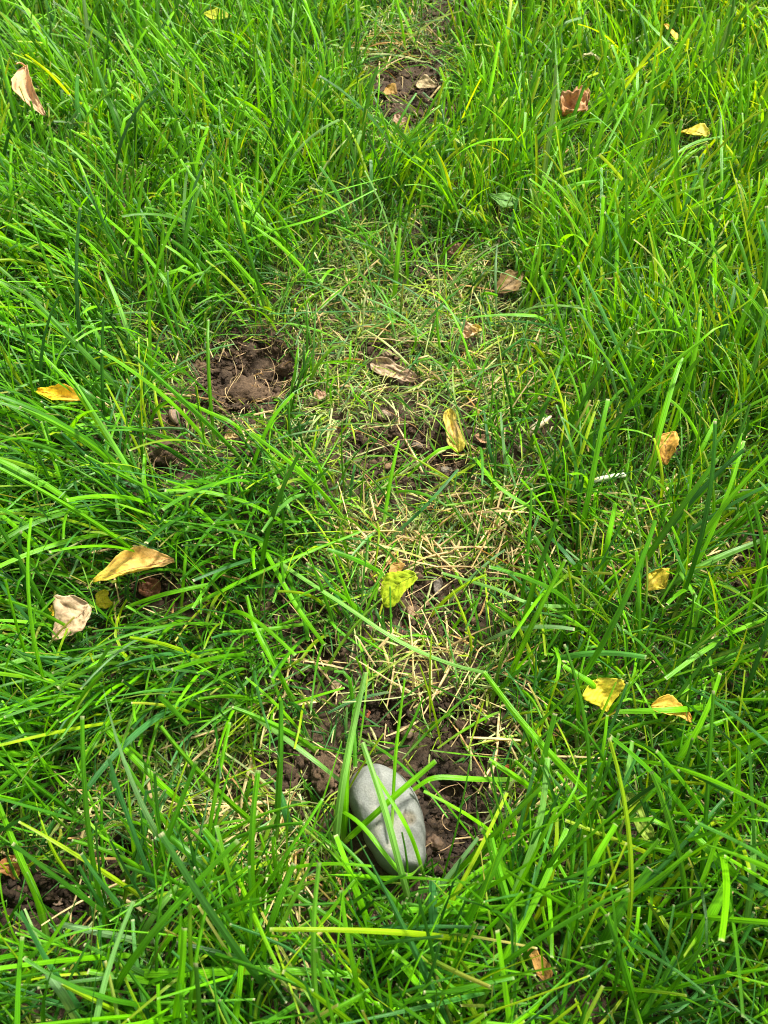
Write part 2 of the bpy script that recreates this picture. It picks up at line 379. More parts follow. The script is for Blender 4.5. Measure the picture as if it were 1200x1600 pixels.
# colours of blades (linear)
BRIGHT = np.array([.140, .430, .003]); MID = np.array([.060, .235, .004]); DEEP = np.array([.020, .105, .006])
BLUE = np.array([.046, .185, .040]); YEL = np.array([.300, .460, .008]); GREY = np.array([.17, .33, .12])
STRAWC = np.array([.68, .50, .24]); ORANGE = np.array([.56, .32, .11]); PALE = np.array([.44, .50, .20]); OLIVE = np.array([.23, .29, .05])
def pick(n, cols, wts, pixel_xy=None):
    wts = np.asarray(wts, float)
    if wts.ndim == 1: wts = np.broadcast_to(wts, (n, len(cols)))
    cw = np.cumsum(wts, 1); cw /= cw[:, -1:]
    i = (rng.random(n)[:, None] > cw).sum(1); j = (rng.random(n)[:, None] > cw).sum(1)
    cs = np.stack(cols); f = (rng.random(n) * .35)[:, None]
    c = cs[i] * (1 - f) + cs[j] * f
    c = c * np.exp(rng.normal(0, .16, (n, 1)))
    if pixel_xy is not None:                      # brighter, warmer light towards the far right corner, painted into the blade colour
        f = np.clip(.55 * (1 - sstep(100, 1000, pixel_xy[1])) + .45 * sstep(300, 1200, pixel_xy[0]) * (1 - .5 * sstep(700, 1500, pixel_xy[1])), 0, 1)[:, None]
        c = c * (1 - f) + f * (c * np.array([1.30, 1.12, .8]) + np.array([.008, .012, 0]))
    return c
def roots(n):
    x = rng.uniform(-1.0, 1.0, n); y = rng.uniform(-.40, 1.95, n)
    px, py = to_pixel(np.stack([x, y, np.zeros(n)], -1))
    inn = (px > -220) & (px < 1420) & (py > -160) & (py < 1950)
    k = inn | (rng.random(n) < .4)
    return x[k], y[k], px[k], py[k]
# lie of the sward: (image pixel, direction of the tips in the image: x right, y down), strength
FLOW = [(100, 120, -.6, -.8), (300, 200, .1, -1), (100, 350, -.8, -.5), (300, 350, .3, -.8), (450, 100, .2, -1), (80, 520, -.6, .1), (300, 480, -.7, -.3),
        (60, 700, -1, .15), (180, 800, -1, .35), (60, 900, -.6, .6), (350, 800, -.3, .5), (200, 1050, -.5, .5), (60, 1150, -.2, -.5), (330, 1110, -.3, .4),
        (250, 1400, .2, -.8), (60, 1550, -.2, -.9), (350, 1530, -.1, -.8), (480, 1400, .1, -1), (560, 1480, .2, -1), (700, 1500, -.3, -.9),
        (850, 1400, .3, -.8), (1050, 1450, .3, -.8), (1150, 1300, -.5, -.6), (950, 1100, .5, -.3), (1120, 1050, .6, -.4), (900, 950, -.4, -.3),
        (1000, 700, -.1, -1), (1150, 700, .2, -.9), (1000, 500, .1, -.6), (900, 350, 0, -1), (1100, 300, .3, -.9), (1000, 100, -.2, -1), (800, 100, -.1, -1),
        (760, 300, -.3, -.8), (1150, 500, .5, -.7), (850, 620, -.2, -.8), (520, 230, .2, -1)]
FX = np.array(FLOW)
def flow(px, py, spread):
    d2 = (px[:, None] - FX[None, :, 0]) ** 2 + (py[:, None] - FX[None, :, 1]) ** 2
    wt = 1 / (d2 + 60 ** 2) ** 1.5
    vx = (wt * FX[None, :, 2]).sum(1) / wt.sum(1); vy = (wt * FX[None, :, 3]).sum(1) / wt.sum(1)
    swirl = (fbm(px, py, 1 / 60., 61, 2) - .5) * 4.6
    return np.arctan2(-vy, vx) + swirl + rng.normal(0, spread, len(px))

green = Bag(); dry = Bag(); clip = Bag()
def regions(px, py):
    return field(px, py, SOIL, 6, .35), field(px, py, THATCH, 5), field(px, py, STRAW, 5), field(px, py, SHORT, 5, .5)

# --- things are placed further down, but the ground they keep clear must be known before the grass grows
LEAVES = [
 # base pixel, z, tip pixel, z, width mm, roll across, curl along, colours, kind, label, stem
 dict(b=(40,104),zb=.072,t=(70,180),zt=.060,w=24,roll=1.0,curl=.25,c=[(.85,.55,.26),(.80,.46,.20),(.86,.60,.34)],stem=(26,100),label='peach tan rolled leaf with its stalk up, by the left edge near the top'),
 dict(b=(878,176),zb=.045,t=(914,140),zt=.055,w=36,roll=.7,curl=.5,wr=2.6,c=[(.68,.38,.16),(.56,.29,.11),(.74,.44,.20)],label='crumpled orange brown leaf held up in the tall grass at upper right'),
 dict(b=(911,86),zb=.035,t=(938,95),zt=.035,w=12,roll=.5,curl=.5,wr=2,c=[(.82,.76,.42),(.80,.74,.45)],label='tiny cream coloured leaf scrap in the tall grass above the crumpled orange brown leaf'),
 dict(b=(1038,38),zb=.04,t=(1056,64),zt=.028,w=20,roll=.3,curl=.2,c=[(.82,.50,.04),(.85,.60,.06)],label='small golden yellow leaf in the grass at the top right'),
 dict(b=(1064,206),zb=.022,t=(1108,212),zt=.026,w=24,roll=.5,curl=.4,c=[(.80,.62,.03),(.62,.56,.05)],label='yellow leaf sunk in tall grass near the right edge, below the golden one'),
 dict(b=(318,20),zb=.03,t=(362,26),zt=.03,w=18,roll=.3,curl=.3,c=[(.52,.60,.03),(.60,.60,.04)],label='lime yellow leaf nearly hidden in grass at the top edge'),
 dict(b=(776,456),zb=.014,t=(816,424),zt=.020,w=20,roll=.6,curl=.3,c=[(.36,.23,.09),(.44,.28,.11)],label='flat brown leaf under green blades above the thatch patch on the right'),
 dict(b=(724,528),zb=.014,t=(752,514),zt=.022,w=22,roll=1.0,curl=.8,wr=2,c=[(.62,.38,.18),(.74,.52,.28),(.85,.70,.05)],label='little curled tan leaf with one yellow edge on pale thatch'),
 dict(b=(580,566),zb=.010,t=(650,592),zt=.010,w=22,roll=.35,curl=.2,wr=1.5,c=[(.62,.46,.28),(.52,.36,.20)],label='dry pale tan leaf lying among clippings above the round tan pebble'),
 dict(b=(700,640),zb=.022,t=(718,706),zt=.010,w=19,roll=.3,curl=.3,wr=1.3,c=[(.84,.70,.03),(.60,.42,.14),(.80,.70,.04)],label='torn yellow and brown leaf standing in the crumbly soil of the centre'),
 dict(b=(58,610),zb=.052,t=(126,624),zt=.048,w=21,roll=1.3,curl=.3,c=[(.90,.58,.01),(.92,.64,.02),(.90,.66,.12)],label='bright golden leaf folded lengthwise, resting on grass at the left edge'),
 dict(b=(1040,726),zb=.030,t=(1054,674),zt=.044,w=17,roll=.8,curl=.2,c=[(.80,.42,.07),(.85,.50,.09)],label='narrow orange leaf upright behind green blades at right'),
 dict(b=(272,876),zb=.042,t=(146,908),zt=.046,w=24,roll=1.0,curl=.25,wr=1.0,c=[(.74,.44,.17),(.84,.58,.12),(.80,.68,.02)],label='long leaf fading from tan to yellow tip, uppermost of the leaves at lower left'),
 dict(b=(140,946),zb=.046,t=(84,1000),zt=.038,w=38,roll=.8,curl=.4,wr=.6,shape='broad',c=[(.70,.52,.30),(.76,.56,.33),(.62,.42,.24)],label='broad beige cupped leaf below the long tan leaf at left'),
 dict(b=(100,944),zb=.030,t=(70,960),zt=.026,w=14,roll=.4,curl=.3,c=[(.88,.62,.03),(.84,.62,.05)],label='yellow leaf sliver poking out left of the broad beige leaf'),
 dict(b=(160,922),zb=.030,t=(168,950),zt=.020,w=15,roll=.4,curl=.4,c=[(.72,.64,.02),(.80,.66,.03)],label='small yellow leaf tip between the long tan leaf and the beige leaf'),
 dict(b=(650,898),zb=.040,t=(598,944),zt=.020,w=33,roll=.22,curl=.25,wr=.45,shape='broad',c=[(.44,.58,.015),(.52,.64,.02)],stem=(588,982),label='lime green broad leaf lying flat over bare soil in the centre'),
 dict(b=(612,880),zb=.022,t=(622,896),zt=.020,w=12,roll=.4,curl=.3,c=[(.42,.25,.05)],label='brown leaf corner showing behind the lime green broad leaf'),
 dict(b=(1016,894),zb=.030,t=(1040,918),zt=.026,w=20,roll=.2,curl=.2,shape='broad',c=[(.72,.55,.03),(.62,.50,.04)],label='small round mustard yellow leaf at the right, beneath crossing blades'),
 dict(b=(930,1062),zb=.046,t=(948,1112),zt=.036,w=28,roll=.35,curl=.3,shape='broad',wr=.7,c=[(.60,.58,.03),(.76,.62,.03)],label='lemon yellow ribbed leaf propped in grass at lower right'),
 dict(b=(1018,1104),zb=.048,t=(1080,1126),zt=.040,w=17,roll=.9,curl=.3,c=[(.78,.56,.05),(.78,.42,.08)],label='orange yellow leaf right of the lemon yellow leaf, crossed by wide blades'),
 dict(b=(982,1240),zb=.034,t=(1016,1310),zt=.020,w=15,roll=.5,curl=.2,c=[(.30,.46,.05),(.36,.50,.07)],label='slim pale green leaf pointing down between blades at lower right'),
 dict(b=(826,1476),zb=.022,t=(858,1530),zt=.016,w=11,roll=.5,curl=.2,c=[(.62,.34,.08),(.55,.28,.07)],label='narrow amber leaf strip deep in the grass near the bottom'),
 dict(b=(764,304),zb=.036,t=(808,316),zt=.032,w=15,roll=.2,curl=.3,c=[(.10,.28,.02),(.13,.33,.03)],label='small oval green weed leaf in the grass above the thatch'),
 dict(b=(618,178),zb=.012,t=(632,200),zt=.008,w=16,roll=.6,curl=.5,wr=2,c=[(.50,.32,.20),(.42,.26,.15)],label='pinkish brown leaf scrap at the foot of the bare patch at the top'),
 dict(b=(604,136),zb=.012,t=(620,146),zt=.012,w=16,roll=.3,curl=.3,c=[(.56,.33,.05),(.42,.25,.07)],label='rusty yellow leaf scrap on dark soil near the top'),
 dict(b=(652,128),zb=.010,t=(682,134),zt=.014,w=20,roll=.4,curl=.3,c=[(.62,.50,.26),(.58,.42,.22)],label='cream brown leaf piece on dark soil near the top'),
 dict(b=(700,394),zb=.012,t=(724,384),zt=.016,w=18,roll=.8,curl=.6,wr=2.4,c=[(.36,.20,.11),(.42,.25,.14)],label='wrinkled dull brown leaf in the worn turf above the thatch'),
 dict(b=(560,1104),zb=.012,t=(572,1124),zt=.010,w=10,roll=.3,curl=.1,c=[(.28,.08,.03)],label='dark red leaf chip on soil above the cobble'),
 dict(b=(628,978),zb=.010,t=(638,990),zt=.010,w=8,roll=.3,curl=.1,c=[(.34,.13,.07)],label='small reddish leaf chip below the lime green leaf'),
 dict(b=(222,902),zb=.014,t=(248,932),zt=.008,w=16,roll=.7,curl=.4,wr=2,c=[(.22,.09,.04),(.28,.12,.05)],label='dark brown withered leaf under the long tan leaf'),
 dict(b=(350,686),zb=.012,t=(372,682),zt=.014,w=9,roll=1.0,curl=.4,wr=2,c=[(.62,.45,.20)],label='small straw coloured husk below the bare hollow'),
 dict(b=(8,1340),zb=.020,t=(26,1372),zt=.012,w=14,roll=.4,curl=.3,c=[(.40,.17,.05)],label='rust brown leaf low in the grass at the bottom left edge'),
 dict(b=(790,1196),zb=.016,t=(800,1218),zt=.012,w=9,roll=.3,curl=.3,c=[(.55,.14,.04)],label='tiny red orange leaf right of the dark earth by the cobble'),
 dict(b=(492,612),zb=.012,t=(508,620),zt=.012,w=11,roll=.4,curl=.3,c=[(.58,.34,.20)],label='tiny pink brown leaf scrap right of the bare hollow'),
 dict(b=(742,680),zb=.012,t=(764,692),zt=.012,w=14,roll=.5,curl=.4,c=[(.52,.30,.15)],label='small copper brown leaf right of the torn yellow leaf'),
]
for L_ in LEAVES:
    cx = (L_['b'][0] + L_['t'][0]) / 2; cy = (L_['b'][1] + L_['t'][1]) / 2
    ln = math.hypot(L_['t'][0] - L_['b'][0], L_['t'][1] - L_['b'][1]); an = math.degrees(math.atan2(L_['t'][1] - L_['b'][1], L_['t'][0] - L_['b'][0]))
    sc = F / 850.0 / 1000 * 1000 / 1000
    wpx = L_['w'] * (1.1 + .9 * cy / 1600.) * (1 - .5 * min(1, L_['roll'] / 1.5))
    clear(cx, cy, ln * .56, max(wpx * .55, 6), an, min(L_['zb'], L_['zt']) - .006, .83 if cy > 300 else .90)
PEBBLES = [  # image x, y, radii mm, colour, turn, label
    (600, 645, (9, 7.5, 6.5), (.42, .34, .26), 0, 'round tan pebble on soil in the middle of the lawn'),
    (652, 692, (8, 5, 4), (.24, .21, .17), 10, 'flat grey pebble left of the torn yellow leaf'),
    (698, 730, (10, 6.5, 5), (.33, .31, .27), 15, 'oval grey pebble below the torn yellow leaf'),
    (815, 705, (8, 6.5, 6), (.62, .52, .42), 30, 'pale pink white pebble beside the dry husk'),
    (604, 552, (8.5, 7, 6), (.34, .26, .18), 0, 'rough brown pebble above the dry pale tan leaf'),
    (684, 912, (6, 11, 4), (.27, .25, .23), 10, 'upright pale grey pebble right of the lime green leaf'),
    (678, 1318, (8, 7.5, 7), (.15, .10, .065), 0, 'brown round pebble touching the lower right side of the cobble'),
    (720, 1287, (5, 6, 5), (.42, .29, .13), 0, 'small amber pebble in the dark earth by the cobble'),
    (526, 1076, (8, 9, 6), (.40, .31, .21), 0, 'beige pebble in dark soil above the cobble'),
    (86, 1400, (6, 8, 5), (.46, .34, .27), 0, 'pale pebble in the dark gap at the lower left'),
    (636, 1150, (8, 6.5, 6), (.24, .18, .12), 0, 'muddy brown pebble just above the cobble'),
    (640, 966, (5, 9, 5), (.40, .30, .18), 5, 'tan pebble under the lime green leaf stalk'),
    (704, 168, (5, 8, 4), (.42, .31, .22), 0, 'tan pebble at the right rim of the bare patch at the top'),
    (1170, 843, (7, 6, 5), (.30, .22, .15), 0, 'brown pebble at the right edge of the lawn'),
]
for p_ in PEBBLES: clear(p_[0], p_[1], p_[2][0] * 2.3, p_[2][1] * 2.0, 0, -1, .88)
clear(845, 665, 40, 12, -45, -1, .85); clear(272, 648, 12, 20, 0, -1, .85)
clear(262, 718, 26, 28, 0, -1, .75); clear(508, 1210, 24, 34, 0, -1, .8); clear(380, 600, 60, 45, 0, -1, .9)

for e in [(650, 700, 150, 90, 0, .5), (690, 900, 120, 150, 0, .55), (560, 1080, 110, 80, 0, .5), (610, 560, 170, 100, 0, .5), (690, 1090, 120, 60, 0, .5), (420, 1210, 90, 70, 0, .4), (300, 690, 80, 50, 0, .4)]:
    clear(e[0], e[1], e[2], e[3], e[4], -1., e[5] * .72)
# under-layer of fine short blades
x, y, px, py = roots(170000)
so_, th, sw, sh = regions(px, py)
k = rng.random(len(x)) < np.clip(1 - 1.05 * so_, 0.015, 1) * (1 - .45 * th) * (1 - .35 * sw)
x, y, px, py, th, sh = x[k], y[k], px[k], py[k], th[k], sh[k]; n = len(x)
L = rng.uniform(.022, .055, n) * (1 - .4 * sh) * (1 - .3 * th)
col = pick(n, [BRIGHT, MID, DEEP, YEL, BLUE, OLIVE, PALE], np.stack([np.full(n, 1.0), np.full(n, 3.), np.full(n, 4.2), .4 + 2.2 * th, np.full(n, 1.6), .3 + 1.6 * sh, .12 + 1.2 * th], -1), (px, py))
grow(green, x, y, L, rng.uniform(.0009, .0020, n), flow(px, py, 1.3), rng.uniform(.1, .9, n), rng.uniform(.9, 1.9, n), col, K=5, cut=.6, kink=.08, clearf=.75)

# main sward
x, y, px, py = roots(104000)
so_, th, sw, sh = regions(px, py)
k = rng.random(len(x)) < np.clip(1 - 1.1 * so_, 0, 1) * (1 - .85 * th) * (1 - .66 * sh) * np.clip(2.6 * (fbm(x, y, 20, 31, 2) - .5) + .85, .12, 1)
x, y, px, py, th, sh = x[k], y[k], px[k], py[k], th[k], sh[k]; n = len(x)
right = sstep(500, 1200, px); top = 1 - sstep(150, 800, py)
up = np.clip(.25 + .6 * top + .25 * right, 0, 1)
clump = fbm(x, y, 14, 71, 2)
L = rng.uniform(.050, .125, n) * (1 - .45 * sh) * (.55 + .9 * clump) * (1 - .25 * top)
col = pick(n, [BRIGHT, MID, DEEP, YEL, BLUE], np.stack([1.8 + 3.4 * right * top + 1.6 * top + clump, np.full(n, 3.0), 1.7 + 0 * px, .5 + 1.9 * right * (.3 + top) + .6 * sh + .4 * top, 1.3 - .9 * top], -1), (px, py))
grow(green, x, y, L, rng.uniform(.0011, .0031, n) * (1 + .28 * top), flow(px, py, 1.0), rng.uniform(.05, .6, n), rng.uniform(.7, 2.0, n) - .38 * up, col, K=8, cut=.8, kink=.12, clearf=.95)

# long wide blades over the top
x, y, px, py = roots(8000)
so_, th, sw, sh = regions(px, py)
k = rng.random(len(x)) < np.clip(1 - 1.1 * so_, 0, 1) * (1 - .85 * th) * (1 - .75 * sh)
x, y, px, py, sh = x[k], y[k], px[k], py[k], sh[k]; n = len(x)
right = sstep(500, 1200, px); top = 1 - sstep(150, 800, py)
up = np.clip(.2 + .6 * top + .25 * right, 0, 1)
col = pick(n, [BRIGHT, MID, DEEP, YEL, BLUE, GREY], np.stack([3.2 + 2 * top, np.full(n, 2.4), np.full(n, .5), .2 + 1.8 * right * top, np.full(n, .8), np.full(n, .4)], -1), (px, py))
grow(green, x, y, rng.uniform(.09, .19, n) * (1 - .25 * sh) * (1 - .25 * top), rng.uniform(.0023, .0047, n) * (1 + .2 * top), flow(px, py, .85), rng.uniform(.15, .6, n), rng.uniform(.9, 1.65, n) - .30 * up, col, K=12, cut=.85, kink=.04, clearf=1.0, rollsd=.3)

# short upright fresh shoots in the worn turf
x, y, px, py = roots(16000)
so_, th, sw, sh = regions(px, py)
k = rng.random(len(x)) < sh * .30 * (1 - .8 * so_)
x, y, px, py = x[k], y[k], px[k], py[k]; n = len(x)
grow(green, x, y, rng.uniform(.012, .040, n), rng.uniform(.0012, .0028, n), flow(px, py, 1.2), rng.uniform(0, .5, n), rng.uniform(.2, 1.2, n), pick(n, [BRIGHT, YEL, MID], [3, 1.6, 2]), K=5, cut=.8, clearf=.6)

# thin green blades lying criss-cross over the worn turf
x, y, px, py = roots(60000)
so_, th, sw, sh = regions(px, py)
k = rng.random(len(x)) < (.05 + .36 * sh) * (1 - .45 * so_)
x, y, px, py = x[k], y[k], px[k], py[k]; n = len(x)
grow(green, x, y, rng.uniform(.035, .100, n), rng.uniform(.0009, .0026, n), flow(px, py, 2.2), rng.uniform(.7, 1.3, n), rng.uniform(1.35, 1.75, n),
     pick(n, [BRIGHT, MID, GREY, BLUE, PALE, YEL, DEEP], [2.4, 3, 1.6, 1.4, .8, 1.0, 1]), K=7, cut=.8, z0=rng.uniform(0, .014, n), kink=.12, clearf=.8)

# matted clippings
x, y, px, py = roots(300000)
so_, th, sw, sh = regions(px, py)
k = rng.random(len(x)) < (th * .95 + .05 + .12 * sh) * (1 - .75 * so_)
x, y, px, py = x[k], y[k], px[k], py[k]; n = len(x)
grow(clip, x, y, rng.uniform(.008, .040, n), rng.uniform(.0006, .0016, n), rng.uniform(-3.2, 3.2, n), rng.uniform(1.35, 1.7, n), rng.uniform(1.35, 1.75, n),
     pick(n, [PALE, YEL, OLIVE, STRAWC, MID, BLUE], [2.6, 2.0, 2.6, .9, 2.4, 1.2]), K=3, cut=1, z0=rng.uniform(.001, .011, n), wob=.12, kink=.06, clearf=.7, rollsd=.6)
# dry blond stems
x, y, px, py = roots(120000)
so_, th, sw, sh = regions(px, py)
k = rng.random(len(x)) < (sw * .80 + .016) * (1 - .55 * so_)
x, y, px, py = x[k], y[k], px[k], py[k]; n = len(x)
grow(dry, x, y, rng.uniform(.015, .070, n), rng.uniform(.0008, .0023, n), rng.uniform(-3.2, 3.2, n), rng.uniform(.9, 1.6, n), rng.uniform(1.35, 1.8, n),
     pick(n, [STRAWC, ORANGE, PALE, YEL], [4.5, 1.3, 1.5, .6]), K=7, cut=1, z0=rng.uniform(.0, .014, n), wob=.12, kink=.12, clearf=.8, rollsd=.8, fold=rng.uniform(.3, .9, n))

# single long blades that lie over the rest: (width mm, colour, (image x, y, height mm) from root to tip)
c_ = dict(b=BRIGHT, m=MID, d=DEEP, y=YEL, l=BLUE, g=GREY, s=STRAWC, p=np.array([.17, .40, .06]))
LONG = [
 (4.5,'b',(262,192,5),(230,135,40),(168,3,60)), (4.5,'b',(435,162,5),(405,80,40),(368,-20,60)), (4,'b',(395,150,10),(320,100,50),(262,90,50)),
 (6,'b',(340,420,5),(415,295,40),(467,205,62)), (4.5,'b',(320,425,5),(400,370,40),(500,338,50),(588,295,48)), (3.5,'b',(390,360,5),(470,315,40),(620,272,50)),
 (5,'b',(300,532,5),(262,445,40),(210,380,50),(143,320,52)), (6.5,'p',(218,572,5),(182,465,40),(158,410,48)), (4,'g',(137,300,30),(95,298,40),(57,312,32)),
 (4.5,'l',(133,350,20),(138,300,40),(143,268,45)), (4.5,'b',(145,292,5),(142,220,40),(139,165,50)), (4.5,'b',(240,318,5),(165,225,45),(120,140,55)),
 (4.5,'b',(118,505,5),(65,450,35),(-10,380,45)), (3,'l',(665,489,5),(540,486,22),(420,490,24)), (5,'b',(882,282,5),(872,150,45),(865,42,70)),
 (4.5,'b',(802,222,5),(810,160,35),(816,82,55)), (6,'b',(1105,152,5),(1050,75,45),(970,-10,60)), (4.5,'b',(980,245,5),(994,170,35),(997,90,55)),
 (6,'b',(962,495,5),(964,380,40),(963,280,62)), (4.5,'b',(812,322,8),(890,290,48),(961,279,46)), (4.5,'p',(985,302,20),(1030,262,50),(1080,225,58),(1130,212,50)),
 (4.5,'b',(1028,505,5),(1065,425,35),(1095,372,48)), (6,'b',(866,525,5),(850,430,35),(840,388,48)), (5,'m',(935,455,5),(940,380,40),(940,262,56)),
 (5,'l',(856,412,15),(856,345,32)), (3.5,'g',(776,490,10),(774,430,32),(776,382,38)), (5.5,'y',(1112,168,10),(1092,135,35),(1072,105,48)),
 (4,'b',(820,382,5),(845,300,45),(873,228,60)), (4,'b',(1127,378,5),(1128,280,45),(1126,185,60)), (5,'b',(386,692,5),(368,664,30),(325,643,34),(282,625,30)),
 (5.2,'b',(392,752,5),(400,712,25),(425,655,45),(459,614,52)), (3.2,'l',(184,755,20),(190,665,42),(206,586,40)), (5,'b',(215,640,10),(140,660,40),(55,678,45)),
 (6,'m',(200,668,5),(140,617,42),(80,573,46)), (4,'m',(228,722,5),(125,706,35),(30,704,38)), (7,'b',(315,778,5),(340,745,32),(365,716,44)),
 (4.5,'b',(350,852,5),(357,785,35),(357,720,46)), (4.5,'p',(420,722,10),(440,770,38),(462,820,34)), (4.5,'m',(315,764,5),(210,778,35),(127,803,32)),
 (4,'g',(305,760,5),(200,767,30),(112,774,28)), (4.5,'m',(215,785,5),(160,806,32),(108,828,30)), (4.5,'g',(172,808,8),(135,850,40),(108,903,38)),
 (4,'b',(282,962,5),(287,900,42),(292,847,50)), (5.5,'b',(215,988,5),(320,935,45),(425,885,52),(565,829,45)), (4.2,'p',(398,850,5),(450,888,35),(530,940,44),(620,1000,44),(700,1036,36),(762,1052,28)),
 (5,'b',(388,815,5),(425,880,42),(465,950,48),(507,1008,36)), (5,'m',(432,855,8),(470,950,40),(482,1002,36)), (4,'b',(505,970,10),(425,982,35),(348,988,36)),
 (8.5,'l',(355,985,8),(300,1035,36),(262,1075,44),(204,1138,46)), (5,'b',(170,958,10),(250,930,45),(330,912,44)), (6.5,'b',(1012,790,5),(1025,700,45),(1048,610,62),(1065,558,66)),
 (6.5,'b',(1128,825,5),(1145,750,40),(1157,676,54)), (5.2,'b',(1058,765,5),(1092,710,40),(1119,654,50)), (5.2,'b',(928,740,5),(921,665,40),(911,598,54)),
 (5,'m',(903,845,5),(905,780,35),(895,700,50),(870,632,56)), (4.5,'p',(850,546,10),(925,560,42),(1003,608,36)), (4.5,'m',(818,724,5),(840,665,35),(866,598,50),(882,540,54)),
 (5,'b',(925,865,5),(840,800,35),(780,760,42),(741,714,36)), (4.5,'g',(793,765,5),(788,700,30),(783,644,40)), (4.5,'l',(776,745,5),(765,700,30),(757,643,38)),
 (6,'b',(933,920,5),(949,850,38),(962,786,50)), (5.5,'b',(842,984,5),(800,970,28),(761,941,36)), (4,'p',(1005,942,5),(850,946,30),(775,920,32),(690,895,22)),
 (5,'l',(838,818,5),(880,860,30),(926,919,24)), (6.5,'p',(1020,935,5),(1100,882,40),(1205,838,46)), (4,'p',(800,760,5),(890,754,30),(945,748,32)),
 (4.5,'b',(597,835,5),(610,750,28),(623,688,38)), (4,'l',(598,852,8),(665,790,28),(716,733,30)), (6,'b',(216,1058,5),(150,1155,48),(115,1216,40)),
 (5.5,'b',(325,1290,5),(240,1215,45),(165,1140,46)), (6.5,'b',(78,1490,5),(60,1410,42),(30,1340,55),(-4,1255,60)), (6,'m',(382,1445,5),(350,1390,40),(280,1320,52),(218,1280,44)),
 (5.5,'p',(315,1058,8),(400,1120,42),(475,1175,48),(535,1222,40)), (7.5,'p',(518,1400,5),(528,1270,45),(545,1165,62),(570,1050,64)), (6,'b',(535,1330,5),(540,1260,40),(543,1172,54)),
 (7,'b',(85,1550,10),(200,1524,45),(300,1519,50),(425,1515,50),(553,1523,40)), (6,'p',(198,1505,5),(240,1430,45),(285,1375,54)), (5.5,'g',(242,1476,8),(160,1458,40),(96,1444,42)),
 (7.5,'g',(128,1612,20),(100,1560,70),(74,1522,80)), (7,'l',(458,1320,5),(447,1270,35),(432,1220,44)), (5.5,'b',(532,1322,6),(560,1296,38),(625,1237,58),(681,1189,62)),
 (3.2,'b',(612,1308,42),(618,1180,60),(632,1060,70)), (6,'p',(650,1450,5),(627,1362,48),(599,1258,60),(566,1160,62)), (4,'b',(668,1385,8),(640,1300,56),(588,1212,58)),
 (4,'b',(660,1352,30),(630,1366,44),(566,1290,46),(520,1258,30)), (5,'b',(842,1218,8),(745,1217,38),(680,1215,46),(645,1234,40)), (5.5,'b',(878,1267,5),(815,1220,38),(764,1187,46)),
 (6.5,'b',(968,1298,5),(900,1220,45),(825,1140,58),(755,1050,60)), (6,'b',(878,1515,5),(895,1440,40),(925,1355,56),(963,1288,62)), (6,'p',(752,1505,5),(815,1370,48),(845,1275,58),(856,1184,60)),
 (5.5,'b',(728,1605,5),(790,1495,48),(850,1380,56),(886,1294,52)), (8,'m',(908,1545,5),(960,1440,48),(1016,1357,60)), (8.5,'b',(1036,1555,5),(1100,1450,48),(1136,1380,58)),
 (5.5,'p',(1158,1510,5),(1175,1370,52),(1178,1291,60)), (7,'b',(1215,1422,8),(1125,1345,52),(1068,1288,50)), (6,'b',(812,1421,8),(710,1419,44),(637,1422,46)),
 (8,'l',(690,1590,8),(678,1460,50),(675,1375,60)), (4,'y',(848,1352,5),(858,1310,32),(867,1278,42)), (7,'p',(964,1298,5),(980,1222,36),(989,1158,40)),
 (5,'b',(1012,1192,5),(1075,1150,42),(1152,1118,44)), (5.5,'b',(948,1300,5),(1025,1325,38),(1091,1346,34)), (5,'m',(895,1380,5),(950,1430,38),(1013,1478,34)),
 (6,'b',(1140,1100,5),(1060,1108,44),(965,1112,38)), (5,'b',(1200,960,10),(1110,1010,44),(1040,1060,48)), (6,'b',(905,1110,5),(930,1075,40),(880,1040,48)),
 (5,'b',(470,1120,5),(440,1060,40),(400,985,52),(385,930,50)), (5,'m',(640,1000,5),(560,1090,25),(555,1200,22)), (5,'b',(1010,80,5),(985,150,50),(940,240,58)),
 (3,'b',(540,600,5),(546,565,25),(548,532,32)), (3,'b',(486,590,5),(486,570,20),(484,552,26)), (3,'b',(520,640,4),(516,610,18),(522,590,24)), (3,'b',(575,640,4),(556,620,18),(548,600,22)),
 (3.5,'b',(690,560,4),(684,520,20),(682,480,30)), (3,'b',(640,560,4),(650,530,20),(648,508,24)), (4,'b',(760,600,4),(740,570,20),(728,545,26)),
]
def catmull(pts, ts):
    p = np.array(pts); m = len(p)
    if m == 2: return p[0] + (p[1] - p[0]) * ts[:, None]
    q = np.vstack([2 * p[0] - p[1], p, 2 * p[-1] - p[-2]])
    u = ts * (m - 1); i = np.minimum(u.astype(int), m - 2); f = (u - i)[:, None]
    a, b, c, d = q[i], q[i + 1], q[i + 2], q[i + 3]
    return .5 * (2 * b + (c - a) * f + (2 * a - 5 * b + 4 * c - d) * f ** 2 + (3 * b - a - 3 * c + d) * f ** 3)
K = 16; ts = np.concatenate([np.linspace(0, 1, K)[:-1], [.988, 1.]])
S = np.stack([catmull([at(q[0], q[1], q[2] / 1000. * 1.12) for q in b[2:]], ts) for b in LONG])
n = len(LONG); W = np.array([b[0] for b in LONG]) / 1000. * .72
col = np.stack([c_[b[1]] for b in LONG]) * np.exp(rng.normal(0, .1, (n, 1)))
prof = np.broadcast_to((.7 + .3 * sstep(0, .25, ts)) * (1 - .22 * sstep(.6, 1, ts)), (n, len(ts)))
r0 = rng.normal(0, .15, n); r1 = r0 + rng.normal(0, .3, n)
green.add(*mesh_blades(n, S, ts, W, rng.uniform(.15, .4, n), r0, r1, prof, col, np.ones(n), 0))

